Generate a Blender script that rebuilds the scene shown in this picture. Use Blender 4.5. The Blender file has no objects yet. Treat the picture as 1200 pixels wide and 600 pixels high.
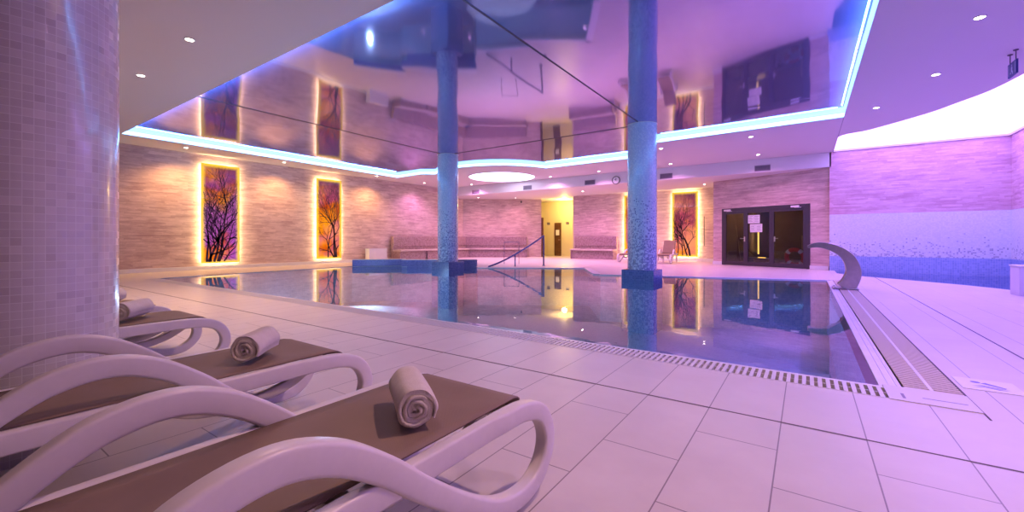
import bpy, bmesh, math, random
from mathutils import Vector, Matrix
from mathutils.geometry import tessellate_polygon

PI = math.pi
sc = bpy.context.scene
COL = sc.collection
random.seed(7)

# ------------------------------------------------------------------ node helpers
class NT:
    def __init__(s, name):
        s.m = bpy.data.materials.new(name)
        s.m.use_nodes = True
        s.t = s.m.node_tree
        s.t.nodes.clear()
        s.out = s.t.nodes.new('ShaderNodeOutputMaterial')
    def n(s, typ, **kw):
        nd = s.t.nodes.new('ShaderNode' + typ)
        for k, v in kw.items():
            setattr(nd, k, v)
        return nd
    def put(s, sock, v):
        if v is None:
            return
        if isinstance(v, bpy.types.NodeSocket):
            s.t.links.new(v, sock)
        else:
            if sock.type == 'RGBA' and len(v) == 3:
                v = (*v, 1)
            sock.default_value = v
    def math(s, op, a, b=None, c=None):
        nd = s.n('Math', operation=op)
        for i, v in enumerate((a, b, c)):
            s.put(nd.inputs[i], v)
        return nd.outputs[0]
    def mix(s, f, a, b, blend='MIX'):
        nd = s.n('Mix', data_type='RGBA', blend_type=blend)
        s.put(nd.inputs[0], f); s.put(nd.inputs[6], a); s.put(nd.inputs[7], b)
        return nd.outputs[2]
    def pos(s):
        g = s.n('NewGeometry')
        x = s.n('SeparateXYZ'); s.t.links.new(g.outputs['Position'], x.inputs[0])
        return g.outputs['Position'], x.outputs[0], x.outputs[1], x.outputs[2]
    def obj(s):
        g = s.n('TexCoord')
        x = s.n('SeparateXYZ'); s.t.links.new(g.outputs['Object'], x.inputs[0])
        return g.outputs['Object'], x.outputs[0], x.outputs[1], x.outputs[2]
    def comb(s, x, y, z=0.0):
        nd = s.n('CombineXYZ')
        for i, v in enumerate((x, y, z)):
            s.put(nd.inputs[i], v)
        return nd.outputs[0]
    def noise(s, vec, scale, detail=3, rough=.55):
        nd = s.n('TexNoise')
        s.put(nd.inputs['Vector'], vec); nd.inputs['Scale'].default_value = scale
        nd.inputs['Detail'].default_value = detail; nd.inputs['Roughness'].default_value = rough
        return nd.outputs[0]
    def scale(s, vec, xyz):
        nd = s.n('VectorMath', operation='MULTIPLY')
        s.put(nd.inputs[0], vec); nd.inputs[1].default_value = xyz
        return nd.outputs[0]
    def white(s, vec):
        nd = s.n('TexWhiteNoise', noise_dimensions='3D')
        s.put(nd.inputs['Vector'], vec)
        return nd.outputs[0]
    def maprange(s, v, a, b, c=0., d=1.):
        nd = s.n('MapRange'); nd.clamp = True
        for i, q in enumerate((v, a, b, c, d)):
            s.put(nd.inputs[i], q)
        return nd.outputs[0]
    def bump(s, h, strength=.3, dist=.01):
        nd = s.n('Bump'); s.put(nd.inputs['Height'], h)
        nd.inputs['Strength'].default_value = strength; nd.inputs['Distance'].default_value = dist
        return nd.outputs[0]
    def bsdf(s, col, rough=.5, metal=0., spec=.5, normal=None, coat=0., sheen=0.):
        b = s.n('BsdfPrincipled')
        s.put(b.inputs['Base Color'], col); s.put(b.inputs['Roughness'], rough)
        s.put(b.inputs['Metallic'], metal); s.put(b.inputs['Specular IOR Level'], spec)
        if normal is not None: s.put(b.inputs['Normal'], normal)
        b.inputs['Coat Weight'].default_value = coat
        b.inputs['Coat Roughness'].default_value = .08
        b.inputs['Sheen Weight'].default_value = sheen
        return b
    def done(s, sh):
        s.t.links.new(sh, s.out.inputs[0])
        return s.m
    def tiles(s, u, v, size, grout=.09, stagger=False):
        """returns (grout mask, random per tile, second random)"""
        us = s.math('DIVIDE', u, size); vs = s.math('DIVIDE', v, size)
        fu, fv = s.math('FLOOR', us), s.math('FLOOR', vs)
        a = s.math('LESS_THAN', s.math('FRACT', us), grout)
        b = s.math('LESS_THAN', s.math('FRACT', vs), grout)
        g = s.math('MAXIMUM', a, b)
        return g, s.white(s.comb(fu, fv, 1.3)), s.white(s.comb(fu, fv, 7.7))

def simple(name, col, rough=.5, metal=0., spec=.5, nscale=0, namt=.0, bumpn=0, coat=0., sheen=0.):
    t = NT(name)
    c = (*col, 1); nrm = None
    if nscale:
        p, *_ = t.obj()
        nz = t.noise(p, nscale, 4)
        c = t.mix(t.maprange(nz, .3, .7), tuple(x * (1 - namt) for x in col), tuple(min(1, x * (1 + namt)) for x in col))
        if bumpn: nrm = t.bump(nz, bumpn, .004)
    b = t.bsdf(c, rough, metal, spec, nrm, coat, sheen)
    return t.done(b.outputs[0])

def emit(name, col, k):
    t = NT(name)
    e = t.n('Emission'); e.inputs[0].default_value = (*col, 1); e.inputs[1].default_value = k
    return t.done(e.outputs[0])

# ------------------------------------------------------------------ materials
M = {}
def mk_floor(name, tiled):
    t = NT(name); p, x, y, z = t.pos()
    W, L = .362, .73
    xs = t.math('DIVIDE', t.math('ADD', x, .479 + 36.2), W)
    row = t.math('FLOOR', xs)
    jx = t.math('LESS_THAN', t.math('FRACT', xs), .016)
    if tiled:
        off = t.math('MULTIPLY', t.math('MODULO', row, 2.0), .5)
        ys = t.math('ADD', t.math('DIVIDE', t.math('SUBTRACT', y, 2.375 - 73), L), off)
        jy = t.math('LESS_THAN', t.math('FRACT', ys), .008)
        # only a running bond on the near deck; long plates beside the pool
        near = t.math('LESS_THAN', y, 2.755)
        jy = t.math('MULTIPLY', jy, near)
        ys = t.math('FLOOR', ys)
        far = t.math('GREATER_THAN', y, 9.0)
        j = t.math('MULTIPLY', t.math('MAXIMUM', jx, jy), t.math('SUBTRACT', 1.0, t.math('MULTIPLY', far, .7)))
    r = t.white(t.comb(row, ys, 2.0))
    nz = t.noise(p, 2.2, 5, .6)
    base = t.mix(t.maprange(nz, .3, .7), (.72, .64, .60), (.80, .73, .69))
    base = t.mix(t.math('MULTIPLY', r, .25), base, (.66, .58, .55))
    c = t.mix(t.math('MULTIPLY', j, .8), base, (.20, .15, .15))
    b = t.bsdf(c, t.maprange(nz, .2, .8, .26, .40), 0, .45, t.bump(t.math('MULTIPLY', j, -1.0), .3, .002))
    return t.done(b.outputs[0])
M['floor'] = mk_floor('floor_tiles', True)

def mk_stone(name, lo, hi, dark):
    t = NT(name); p, x, y, z = t.pos()
    q = t.scale(p, (2.2, 2.2, 17)); nz = t.noise(q, 1.0, 6, .7)
    q2 = t.scale(p, (3.5, 3.5, 42)); n2 = t.noise(q2, 1.0, 3, .6)
    big = t.noise(t.scale(p, (1., 1., 2.6)), 1.3, 5, .65)
    rows = t.math('DIVIDE', z, .048)
    fr = t.math('FLOOR', rows)
    al = t.math('ADD', t.math('ADD', x, y), t.math('MULTIPLY', t.white(t.comb(fr, 0., 0.)), .9))
    rr = t.white(t.comb(fr, t.math('FLOOR', t.math('DIVIDE', al, .42)), 0.))
    joint = t.math('LESS_THAN', t.math('FRACT', rows), .10)
    f = t.math('ADD', t.math('MULTIPLY', nz, .6), t.math('ADD', t.math('MULTIPLY', n2, .25), t.math('MULTIPLY', rr, .17)))
    c = t.mix(t.maprange(f, .40, .66), lo, hi)
    c = t.mix(t.maprange(big, .50, .66, 0, .45), c, hi)
    c = t.mix(t.maprange(big, .48, .34, 0, .28), c, dark)
    c = t.mix(t.math('MULTIPLY', t.maprange(n2, .60, .74), .55), c, dark)
    c = t.mix(t.math('MULTIPLY', joint, .28), c, dark)
    h = t.math('SUBTRACT', f, t.math('MULTIPLY', joint, .3))
    b = t.bsdf(c, .75, 0, .25, t.bump(h, .5, .02))
    return t.done(b.outputs[0])
M['stone'] = mk_stone('split_stone', (.56, .38, .37), (.84, .66, .62), (.36, .19, .20))

def mk_column(name, speckle):
    t = NT(name); p, x, y, z = t.obj()
    ang = t.math('ARCTAN2', y, x)
    size = .030 if speckle else .036
    u = t.math('MULTIPLY', ang, size * (78 if speckle else 64) / (2 * PI))
    g, r, r2 = t.tiles(u, z, size, .07)
    if speckle:
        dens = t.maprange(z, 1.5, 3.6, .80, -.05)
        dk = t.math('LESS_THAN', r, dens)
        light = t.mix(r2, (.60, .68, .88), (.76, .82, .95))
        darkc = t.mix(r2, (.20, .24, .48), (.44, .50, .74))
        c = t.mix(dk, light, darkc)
    else:
        c = t.mix(t.maprange(r, 0, 1, 0, 1), (.68, .62, .64), (.76, .70, .71))
        c = t.mix(t.math('MULTIPLY', t.math('LESS_THAN', r2, .10), .22), c, (.45, .36, .38))
    c = t.mix(g, c, (.88, .85, .86) if not speckle else (.55, .56, .66))
    rough = t.maprange(r2, 0, 1, .10, .30)
    tilt = t.math('MULTIPLY', r, .5)
    h = t.math('ADD', t.math('MULTIPLY', g, -1.0), t.math('MULTIPLY', tilt, .2))
    b = t.bsdf(c, rough, .0, .6, t.bump(h, .25, .003), coat=.3)
    return t.done(b.outputs[0])
M['col_speck'] = mk_column('column_mosaic', True)
M['col_pale'] = mk_column('column_mosaic_pale', False)

def mk_mosaic(name, ca, cb, grout, size=.03, uv='wall', rough=.2, gw=.1):
    t = NT(name); p, x, y, z = t.pos()
    if uv == 'wall': u, v = t.math('ADD', x, y), z
    else: u, v = x, y
    g, r, r2 = t.tiles(u, v, size, gw)
    c = t.mix(g, t.mix(r, ca, cb), grout)
    b = t.bsdf(c, rough, 0, .5)
    return t.done(b.outputs[0])
M['pool_wall'] = mk_mosaic('pool_wall_mosaic', (.34, .50, .74), (.50, .64, .84), (.68, .72, .82), .05)
M['pool_floor'] = mk_mosaic('pool_floor_mosaic', (.66, .68, .80), (.78, .79, .88), (.80, .80, .86), .06, 'floor')
M['plinth'] = mk_mosaic('plinth_mosaic', (.07, .13, .36), (.14, .22, .50), (.26, .33, .56), .045)
M['curb'] = mk_mosaic('curb_mosaic', (.16, .15, .46), (.28, .26, .64), (.45, .44, .72), .045)
M['band'] = mk_mosaic('blue_band_mosaic', (.30, .40, .74), (.42, .52, .86), (.58, .64, .88), .05)
M['bench_tile'] = mk_mosaic('bench_mosaic', (.26, .15, .17), (.46, .31, .32), (.50, .38, .38), .05)
M['bench_seat'] = simple('bench_seat_tile', (.62, .50, .47), .4, nscale=3, namt=.12)

def mk_speckwall():
    t = NT('white_speckled_mosaic'); p, x, y, z = t.pos()
    size = .036
    u = t.math('ADD', x, y)
    g, r, r2 = t.tiles(u, z, size, .07)
    dens = t.math('POWER', t.maprange(z, .46, 1.5, .72, 0.), 3.0)
    dk = t.math('LESS_THAN', r, dens)
    c = t.mix(dk, t.mix(r2, (.78, .78, .84), (.88, .87, .92)), t.mix(r2, (.44, .44, .56), (.62, .60, .72)))
    c = t.mix(t.math('MULTIPLY', g, .5), c, (.74, .74, .82))
    b = t.bsdf(c, .2, 0, .5)
    return t.done(b.outputs[0])
M['speck'] = mk_speckwall()

M['back_stone'] = mk_stone('darkened_split_stone', (.16, .10, .08), (.30, .20, .16), (.08, .05, .04))  # for the unseen rear wall, darkened to cut bounce light on the loungers
M['plaster'] = simple('white_plaster', (.78, .73, .75), .7, spec=.2, nscale=1.2, namt=.02)
M['ceil'] = simple('painted_ceiling', (.80, .74, .77), .6, spec=.25)
M['white_deck'] = simple('white_ledge', (.84, .81, .84), .3, nscale=4, namt=.04)
M['plate'] = simple('corner_plastic', (.76, .71, .72), .35)
M['joint'] = simple('dark_joint', (.13, .09, .09), .7)
M['corridor'] = simple('corridor_paint', (.86, .74, .46), .6)
M['plastic'] = simple('white_plastic', (.82, .76, .76), .32, spec=.5, nscale=30, namt=.02)
M['knob'] = simple('pale_plastic', (.86, .83, .90), .25)
M['grate_w'] = simple('white_grate', (.80, .76, .74), .4)
M['grate_b'] = simple('beige_grate', (.74, .64, .46), .45)
M['dark'] = simple('dark_gap', (.05, .04, .04), .8)
M['steel'] = simple('brushed_steel', (.60, .56, .55), .30, metal=1., nscale=12, namt=.08)
M['chrome'] = simple('polished_rail', (.16, .15, .30), .22, metal=.8)
M['frame_dark'] = simple('dark_door_frame', (.055, .04, .055), .35)
M['wood_dark'] = simple('brown_door_wood', (.13, .055, .02), .4, nscale=6, namt=.3)
M['wood_pale'] = simple('pale_post_wood', (.50, .34, .18), .5, nscale=8, namt=.2)
M['paper'] = simple('notice_paper', (.86, .84, .86), .6)
M['ink'] = simple('notice_ink', (.25, .22, .28), .6)
M['grey'] = simple('vent_grey', (.30, .24, .32), .5)
M['grey_d'] = simple('vent_dark', (.11, .08, .13), .6)
M['black'] = simple('black_plastic', (.02, .018, .022), .4)
M['red'] = simple('lifebuoy_red', (.70, .05, .04), .45)
M['sign_blue'] = simple('sign_blue', (.05, .07, .30), .4)
M['sign_pale'] = simple('sign_pale', (.55, .60, .85), .4)
M['mark_blue'] = simple('marker_blue', (.16, .13, .50), .4)
M['mark_tile'] = simple('marker_tile', (.86, .83, .86), .3)
M['rim'] = simple('lamp_rim', (.80, .78, .80), .3)
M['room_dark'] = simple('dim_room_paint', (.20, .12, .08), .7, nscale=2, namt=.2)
M['panel_edge'] = simple('panel_edge', (.22, .15, .05), .4)

def mk_fabric():
    t = NT('taupe_mesh_fabric'); p, x, y, z = t.obj()
    a = t.math('SINE', t.math('MULTIPLY', x, 1150.)); b_ = t.math('SINE', t.math('MULTIPLY', y, 1150.))
    w = t.math('MULTIPLY', a, b_)
    n = t.noise(p, 5, 3)
    c = t.mix(t.maprange(n, .3, .7), (.255, .175, .125), (.295, .205, .15))
    c = t.mix(t.maprange(w, .2, 1, 0, .25), c, (.35, .27, .23))
    b = t.bsdf(c, .6, 0, .3, t.bump(w, .15, .001))
    return t.done(b.outputs[0])
M['fabric'] = mk_fabric()
def mk_towel():
    t = NT('terry_towel'); p, *_ = t.obj()
    n = t.noise(p, 260, 2); n2 = t.noise(p, 18, 3)
    c = t.mix(t.maprange(n2, .3, .7), (.78, .70, .63), (.86, .79, .73))
    c = t.mix(t.maprange(n, .35, .65, .25, 0), c, (.55, .45, .38))
    b = t.bsdf(c, .95, 0, .1, t.bump(n, .6, .004), sheen=.3)
    return t.done(b.outputs[0])
M['towel'] = mk_towel()

def mk_membrane():
    t = NT('glossy_stretch_ceiling')
    d = t.n('BsdfDiffuse'); d.inputs[0].default_value = (.24, .21, .46, 1)
    g = t.n('BsdfGlossy'); g.inputs[0].default_value = (.62, .62, .88, 1); g.inputs[1].default_value = .055
    p, x, y, z = t.pos()
    nb = t.bump(t.noise(p, .55, 1), .10, .12)
    t.t.links.new(nb, g.inputs['Normal'])
    lw = t.n('Fresnel'); lw.inputs[0].default_value = 1.7
    f = t.maprange(lw.outputs[0], 0., .6, .22, .60)
    m = t.n('MixShader'); t.put(m.inputs[0], f)
    t.t.links.new(d.outputs[0], m.inputs[1]); t.t.links.new(g.outputs[0], m.inputs[2])
    return t.done(m.outputs[0])
M['membrane'] = mk_membrane()

def mk_water(name, tint):
    t = NT(name); p, x, y, z = t.pos()
    g = t.n('BsdfGlossy'); g.inputs[0].default_value = (.97, .97, 1, 1); g.inputs[1].default_value = .012
    tr = t.n('BsdfTransparent'); tr.inputs[0].default_value = (*tint, 1)
    n = t.noise(t.scale(p, (1, 1, 1)), 2.6, 2)
    nb = t.bump(n, .05, .02)
    t.t.links.new(nb, g.inputs['Normal'])
    fr = t.n('Fresnel'); fr.inputs[0].default_value = 1.45
    m = t.n('MixShader'); t.t.links.new(fr.outputs[0], m.inputs[0])
    t.t.links.new(tr.outputs[0], m.inputs[1]); t.t.links.new(g.outputs[0], m.inputs[2])
    return t.done(m.outputs[0])
M['water'] = mk_water('pool_water', (.82, .93, 1.))
M['water2'] = mk_water('small_pool_water', (.66, .80, .96))

def mk_glass():
    t = NT('door_glass')
    g = t.n('BsdfGlossy'); g.inputs[0].default_value = (1, 1, 1, 1); g.inputs[1].default_value = .01
    tr = t.n('BsdfTransparent'); tr.inputs[0].default_value = (.80, .80, .84, 1)
    fr = t.n('Fresnel'); fr.inputs[0].default_value = 1.5
    m = t.n('MixShader'); t.t.links.new(fr.outputs[0], m.inputs[0])
    t.t.links.new(tr.outputs[0], m.inputs[1]); t.t.links.new(g.outputs[0], m.inputs[2])
    return t.done(m.outputs[0])
M['glass'] = mk_glass()

M['e_panel'] = emit('luminous_ceiling', (.44, .27, 1.0), 5.0)
M['e_led'] = emit('cove_led', (.26, .60, 1.0), 5.6)
M['e_round'] = emit('round_lamp', (.80, .72, 1.0), 4.0)
M['e_down'] = emit('downlight_glow', (1., .86, .74), 25.)
M['e_warm'] = emit('warm_edge_light', (1., .70, .30), 36.)
M['e_amber'] = emit('amber_strip', (1., .55, .10), 2.5)

def mk_art(name, w, h, purple, seed):
    """back-lit printed glass; object origin at the panel's lower centre, face on local -y, x across"""
    t = NT(name); p, x, y, z = t.obj()
    v = t.math('DIVIDE', z, h)
    off = t.scale(p, (1, 1, .6))
    n1 = t.noise(t.comb(t.math('ADD', x, seed * 3.1), z, seed), .9, 3)
    n2 = t.noise(t.comb(t.math('ADD', x, seed * 7.7), z, seed + 4.), .8, 3)
    c = t.mix(t.maprange(n1, .30, .54), (1., .30, .004), (.50, .06, .004))
    pm = t.math('MULTIPLY', t.maprange(n2, .40, .52), purple)
    c = t.mix(pm, c, (.30, .06, .42))
    top = t.maprange(t.math('ADD', v, t.math('MULTIPLY', n1, .25)), .86, 1.15)
    c = t.mix(t.math('MULTIPLY', top, .85), c, (.10, .04, .07))
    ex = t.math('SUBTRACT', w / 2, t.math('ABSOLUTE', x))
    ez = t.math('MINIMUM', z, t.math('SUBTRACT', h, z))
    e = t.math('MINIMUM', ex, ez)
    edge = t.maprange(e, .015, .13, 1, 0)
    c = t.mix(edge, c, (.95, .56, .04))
    em = t.n('Emission'); t.put(em.inputs[0], c); em.inputs[1].default_value = 1.25
    g = t.n('BsdfGlossy'); g.inputs[1].default_value = .03
    fr = t.n('Fresnel'); fr.inputs[0].default_value = 1.22
    m = t.n('MixShader'); t.t.links.new(fr.outputs[0], m.inputs[0])
    t.t.links.new(em.outputs[0], m.inputs[1]); t.t.links.new(g.outputs[0], m.inputs[2])
    return t.done(m.outputs[0])
M['twig'] = simple('printed_branch', (.035, .012, .02), .3)

# ------------------------------------------------------------------ mesh helpers
class MB:
    def __init__(s):
        s.v, s.f, s.mi = [], [], []
    def add(s, vs, fs, mi=0):
        b = len(s.v); s.v += [tuple(q) for q in vs]
        s.f += [tuple(i + b for i in f) for f in fs]; s.mi += [mi] * len(fs)
        return s
    def box(s, a, b, mi=0, mat=None):
        (x0, y0, z0), (x1, y1, z1) = a, b
        vs = [Vector(q) for q in ((x0, y0, z0), (x1, y0, z0), (x1, y1, z0), (x0, y1, z0), (x0, y0, z1), (x1, y0, z1), (x1, y1, z1), (x0, y1, z1))]
        if mat is not None: vs = [mat @ q for q in vs]
        return s.add(vs, [(0, 3, 2, 1), (4, 5, 6, 7), (0, 1, 5, 4), (1, 2, 6, 5), (2, 3, 7, 6), (3, 0, 4, 7)], mi)
    def prism(s, poly, z0, z1, mi=0, axis='z'):
        n = len(poly)
        def P(a, b, c): return {'z': (a, b, c), 'y': (a, c, b), 'x': (c, a, b)}[axis]
        vs = [P(a, b, z0) for a, b in poly] + [P(a, b, z1) for a, b in poly]
        fs = [(i, (i + 1) % n, n + (i + 1) % n, n + i) for i in range(n)]
        tri = tessellate_polygon([[Vector((a, b, 0)) for a, b in poly]])
        fs += [tuple(t) for t in tri] + [tuple(n + i for i in reversed(t)) for t in tri]
        return s.add(vs, fs, mi)
    def flat(s, loops, z, mi=0):
        tri = tessellate_polygon([[Vector((a, b, 0)) for a, b in l] for l in loops])
        vs = [(a, b, z) for l in loops for a, b in l]
        return s.add(vs, [tuple(t) for t in tri], mi)
    def skirt(s, loop, z0, z1, mi=0, closed=True):
        n = len(loop)
        vs = [(a, b, z0) for a, b in loop] + [(a, b, z1) for a, b in loop]
        return s.add(vs, [(i, (i + 1) % n, n + (i + 1) % n, n + i) for i in range(n if closed else n - 1)], mi)
    def quad(s, a, b, c, d, mi=0):
        return s.add([a, b, c, d], [(0, 1, 2, 3)], mi)
    def lathe(s, prof, n=32, c=(0, 0, 0), mi=0, caps=True):
        vs = []
        for r, z in prof:
            for k in range(n):
                a = 2 * PI * k / n; vs.append((c[0] + r * math.cos(a), c[1] + r * math.sin(a), c[2] + z))
        fs = []
        for j in range(len(prof) - 1):
            for k in range(n):
                k2 = (k + 1) % n
                fs.append((j * n + k, j * n + k2, (j + 1) * n + k2, (j + 1) * n + k))
        if caps:
            fs.append(tuple(range(n - 1, -1, -1))); fs.append(tuple((len(prof) - 1) * n + k for k in range(n)))
        return s.add(vs, fs, mi)
    def tube(s, pts, r, n=10, mi=0):
        pts = [Vector(p) for p in pts]
        rs = r if isinstance(r, (list, tuple)) else [r] * len(pts)
        vs = []; up = Vector((0, 0, 1))
        for i, p in enumerate(pts):
            d = (pts[min(i + 1, len(pts) - 1)] - pts[max(i - 1, 0)]).normalized()
            a = d.cross(up if abs(d.dot(up)) < .95 else Vector((1, 0, 0))).normalized(); b = a.cross(d)
            for k in range(n):
                t = 2 * PI * k / n; vs.append(p + (a * math.cos(t) + b * math.sin(t)) * rs[i])
        fs = []
        for j in range(len(pts) - 1):
            for k in range(n):
                k2 = (k + 1) % n; fs.append((j * n + k, j * n + k2, (j + 1) * n + k2, (j + 1) * n + k))
        fs.append(tuple(range(n - 1, -1, -1))); fs.append(tuple((len(pts) - 1) * n + k for k in range(n)))
        return s.add(vs, fs, mi)
    def ribbon(s, path, hs, ws, x0=0., mi=0):
        """band swept in the local YZ plane: hs in-plane heights, ws widths along x"""
        n = len(path); vs = []
        for i, (y, z) in enumerate(path):
            a = path[max(i - 1, 0)]; b = path[min(i + 1, n - 1)]
            d = Vector((b[0] - a[0], b[1] - a[1])).normalized(); nn = Vector((-d.y, d.x))
            h, w = hs[i] / 2, ws[i] / 2; r = min(h, w) * .42
            sec = []
            for cx, cy, a0 in ((w - r, h - r, 0), (-(w - r), h - r, 90), (-(w - r), -(h - r), 180), (w - r, -(h - r), 270)):
                for q in (0, 30, 60, 90):
                    t = math.radians(a0 + q); sec.append((cx + r * math.cos(t), cy + r * math.sin(t)))
            for sx, sh in sec:
                vs.append((x0 + sx, y + nn.x * sh, z + nn.y * sh))
        m = 16; fs = []
        for i in range(n - 1):
            for k in range(m):
                k2 = (k + 1) % m; fs.append((i * m + k, i * m + k2, (i + 1) * m + k2, (i + 1) * m + k))
        fs.append(tuple(range(m - 1, -1, -1))); fs.append(tuple((n - 1) * m + k for k in range(m)))
        return s.add(vs, fs, mi)
    def build(s, name, mats, parent=None, loc=None, rz=None, smooth=None, bevel=0., fix=True):
        me = bpy.data.meshes.new(name)
        me.from_pydata(s.v, [], s.f)
        if not isinstance(mats, (list, tuple)): mats = [mats]
        for m in mats: me.materials.append(m)
        for p, i in zip(me.polygons, s.mi): p.material_index = i
        if fix:
            bm = bmesh.new(); bm.from_mesh(me); bmesh.ops.recalc_face_normals(bm, faces=bm.faces); bm.to_mesh(me); bm.free()
        if smooth:
            for p in me.polygons: p.use_smooth = True
            me.set_sharp_from_angle(angle=math.radians(smooth))
        o = bpy.data.objects.new(name, me); COL.objects.link(o)
        if parent is not None: o.parent = parent
        if loc is not None: o.location = loc
        if rz is not None: o.rotation_euler = (0, 0, rz)
        if bevel:
            b = o.modifiers.new('bevel', 'BEVEL'); b.width = bevel; b.segments = 2; b.limit_method = 'ANGLE'
        return o

def smoothpath(pts, k=6):
    P = [Vector(p) for p in pts]; out = []
    for i in range(len(P) - 1):
        p0, p1, p2, p3 = P[max(i - 1, 0)], P[i], P[i + 1], P[min(i + 2, len(P) - 1)]
        for j in range(k):
            t = j / k
            out.append(.5 * ((2 * p1) + (-p0 + p2) * t + (2 * p0 - 5 * p1 + 4 * p2 - p3) * t * t + (-p0 + 3 * p1 - 3 * p2 + p3) * t ** 3))
    out.append(P[-1]); return [tuple(q) for q in out]

def tag(o, label, cat, group=None, kind=None):
    o['label'] = label; o['category'] = cat
    if group: o['group'] = group
    if kind: o['kind'] = kind
    return o
def thing(name, label, cat, loc=(0, 0, 0), rz=0., group=None):
    o = bpy.data.objects.new(name, None); COL.objects.link(o)
    o.empty_display_size = .1; o.location = loc; o.rotation_euler = (0, 0, rz)
    return tag(o, label, cat, group)
def struct(o, label=None):
    o['kind'] = 'structure'
    if label: o['label'] = label
    return o
def dup(root, loc, rz, label, group=None):
    kids = list(root.children)
    r = root.copy(); COL.objects.link(r); r.location = loc; r.rotation_euler = (0, 0, rz); r['label'] = label
    if group: r['group'] = group
    for ch in kids:
        c = ch.copy(); COL.objects.link(c); c.parent = r
        for g in ch.children:
            d = g.copy(); COL.objects.link(d); d.parent = c
    return r

# ------------------------------------------------------------------ the room
XL, XR, YB = -16.6, 4.6, -1.7            # side walls, wall behind the camera
ZC, ZM, ZS = 3.85, 3.98, 3.38             # ring ceiling, glossy ceiling, lower ceiling beyond
YF = 17.3                                # face of the lower ceiling and of the right back wall
YW = 21.0                                # wall with the benches and doors' corridor

WATER = [(.42, 3.84), (.42, 13.19), (-4.9, 11.56), (-6.35, 13.95), (-9.74, 11.9), (-10.3, 12.45), (-12.5, 10.75), (-12.75, 11.25), (-14.1, 9.75), (-13.8, 3.84)]
HOLE = [(.84, 3.55), (.84, 13.32)] + WATER[2:9] + [(-13.8, 3.55)]
POOL2 = [(.75, 17.36), (.75, 15.95), (1.15, 15.19), (1.80, 14.56), (2.41, 13.93), (2.85, 13.45), (3.19, 12.95), (3.40, 12.5), (3.45, 11.7), (4.66, 11.7), (4.66, 17.36)]

fl = MB().flat([[(XL - .3, YB - .3), (XR + .3, YB - .3), (XR + .3, 23.8), (XL - .3, 23.8)], HOLE, POOL2], 0.)
for L in (HOLE, POOL2): fl.skirt(L, -.30, 0.)
struct(fl.build('floor', M['floor'], fix=False))

# pool tank, water
tank = MB().skirt(WATER, -1.35, -.03).flat([WATER], -1.35, 1)
tank.skirt(HOLE, -.14, -.0005, 0)
tank.flat([HOLE, WATER], -.14, 2)
struct(tank.build('pool_basin', [M['pool_wall'], M['pool_floor'], M['dark']], fix=False))
struct(MB().flat([WATER], -.012).build('pool_water', M['water'], fix=False))
t2 = MB().skirt(POOL2, -.9, -.001).flat([POOL2], -.9, 1)
struct(t2.build('small_pool_basin', [M['band'], M['pool_floor']], fix=False))
struct(MB().flat([POOL2], -.015).build('small_pool_water', M['water2'], fix=False))
# white ledges between water and gutter
lg = MB()
lg.box((-13.8, 3.80, -.2), (.42, 3.845, -.002))
struct(lg.build('trim_1', M['white_deck'], bevel=.004))
lg = MB()
lg.box((.41, 3.80, -.2), (.535, 13.2, -.007))
for x0, x1 in ((.41, .455), (.465, .50), (.508, .535)): lg.box((x0, 3.80, -.2), (x1, 13.2, -.003))
struct(lg.build('trim_2', M['white_deck'], bevel=.004))
# far white edge of the pool
fe = MB()
far = [WATER[1], WATER[2], WATER[3], WATER[4]]
for a, b in zip(far[:-1], far[1:]):
    d = Vector((b[0] - a[0], b[1] - a[1])); L = d.length; d.normalize(); n = Vector((d.y, -d.x))
    mt = Matrix(((d.x, n.x, 0, a[0]), (d.y, n.y, 0, a[1]), (0, 0, 1, 0), (0, 0, 0, 1)))
    fe.box((0, -.20, -.1), (L, .02, .012), mat=mt)
struct(fe.build('trim_3', M['white_deck']))
# dark expansion joints in the deck
struct(MB().box((XL, 2.748, -.01), (XR, 2.760, .0012)).build('trim_4', M['joint']))
struct(MB().box((1.49, 2.76, -.01), (1.505, 14.8, .0012)).build('trim_5', M['joint']))
struct(MB().box((.836, 3.44, -.01), (.845, 13.3, .0015)).build('trim_6', M['joint']))

# ceiling with its recess and the cut-out of the luminous panel
COFF = [(-14.45, 3.25), (.68, 3.18), (.68, 11.95), (-3.45, 12.12), (-4.75, 13.95), (-8.5, 14.05)]
cc, rr_ = Vector((-10.85, 14.9)), 2.85
for k in range(0, 11):
    a = math.radians(-18 - k * 11.2)
    COFF.append((cc.x + rr_ * math.cos(a), cc.y + rr_ * math.sin(a)))
COFF += [(-13.2, 12.35), (-14.75, 12.45)]
COFF = [(a * 1.048, b * 1.048) for a, b in COFF]
LUM = smoothpath([(.72, 17.25), (.72, 14.88), (1.36, 14.32), (2.22, 13.25), (2.57, 12.57), (2.88, 11.88), (3.07, 11.0), (3.2, 10.1), (3.5, 9.1), (4.0, 8.4), (4.55, 8.0)], 5)[5:]
LUMC = [(.72, 17.25)] + LUM + [(4.55, 17.25)]
ce = MB().flat([[(XL - .3, YB - .3), (XR + .3, YB - .3), (XR + .3, YF + .05), (XL - .3, YF + .05)], COFF, LUMC], ZC)
ce.skirt(LUMC, ZC, ZC + .06)
struct(ce.build('ceiling', M['ceil'], fix=False))
lo = MB().flat([[(XL - .3, YF), (.66, YF), (.66, 24), (XL - .3, 24)]], ZS)
lo.quad((XL - .3, YF, ZS), (.66, YF, ZS), (.66, YF, ZC), (XL - .3, YF, ZC))
struct(lo.build('ceiling_lower', M['ceil'], fix=False))
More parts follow.
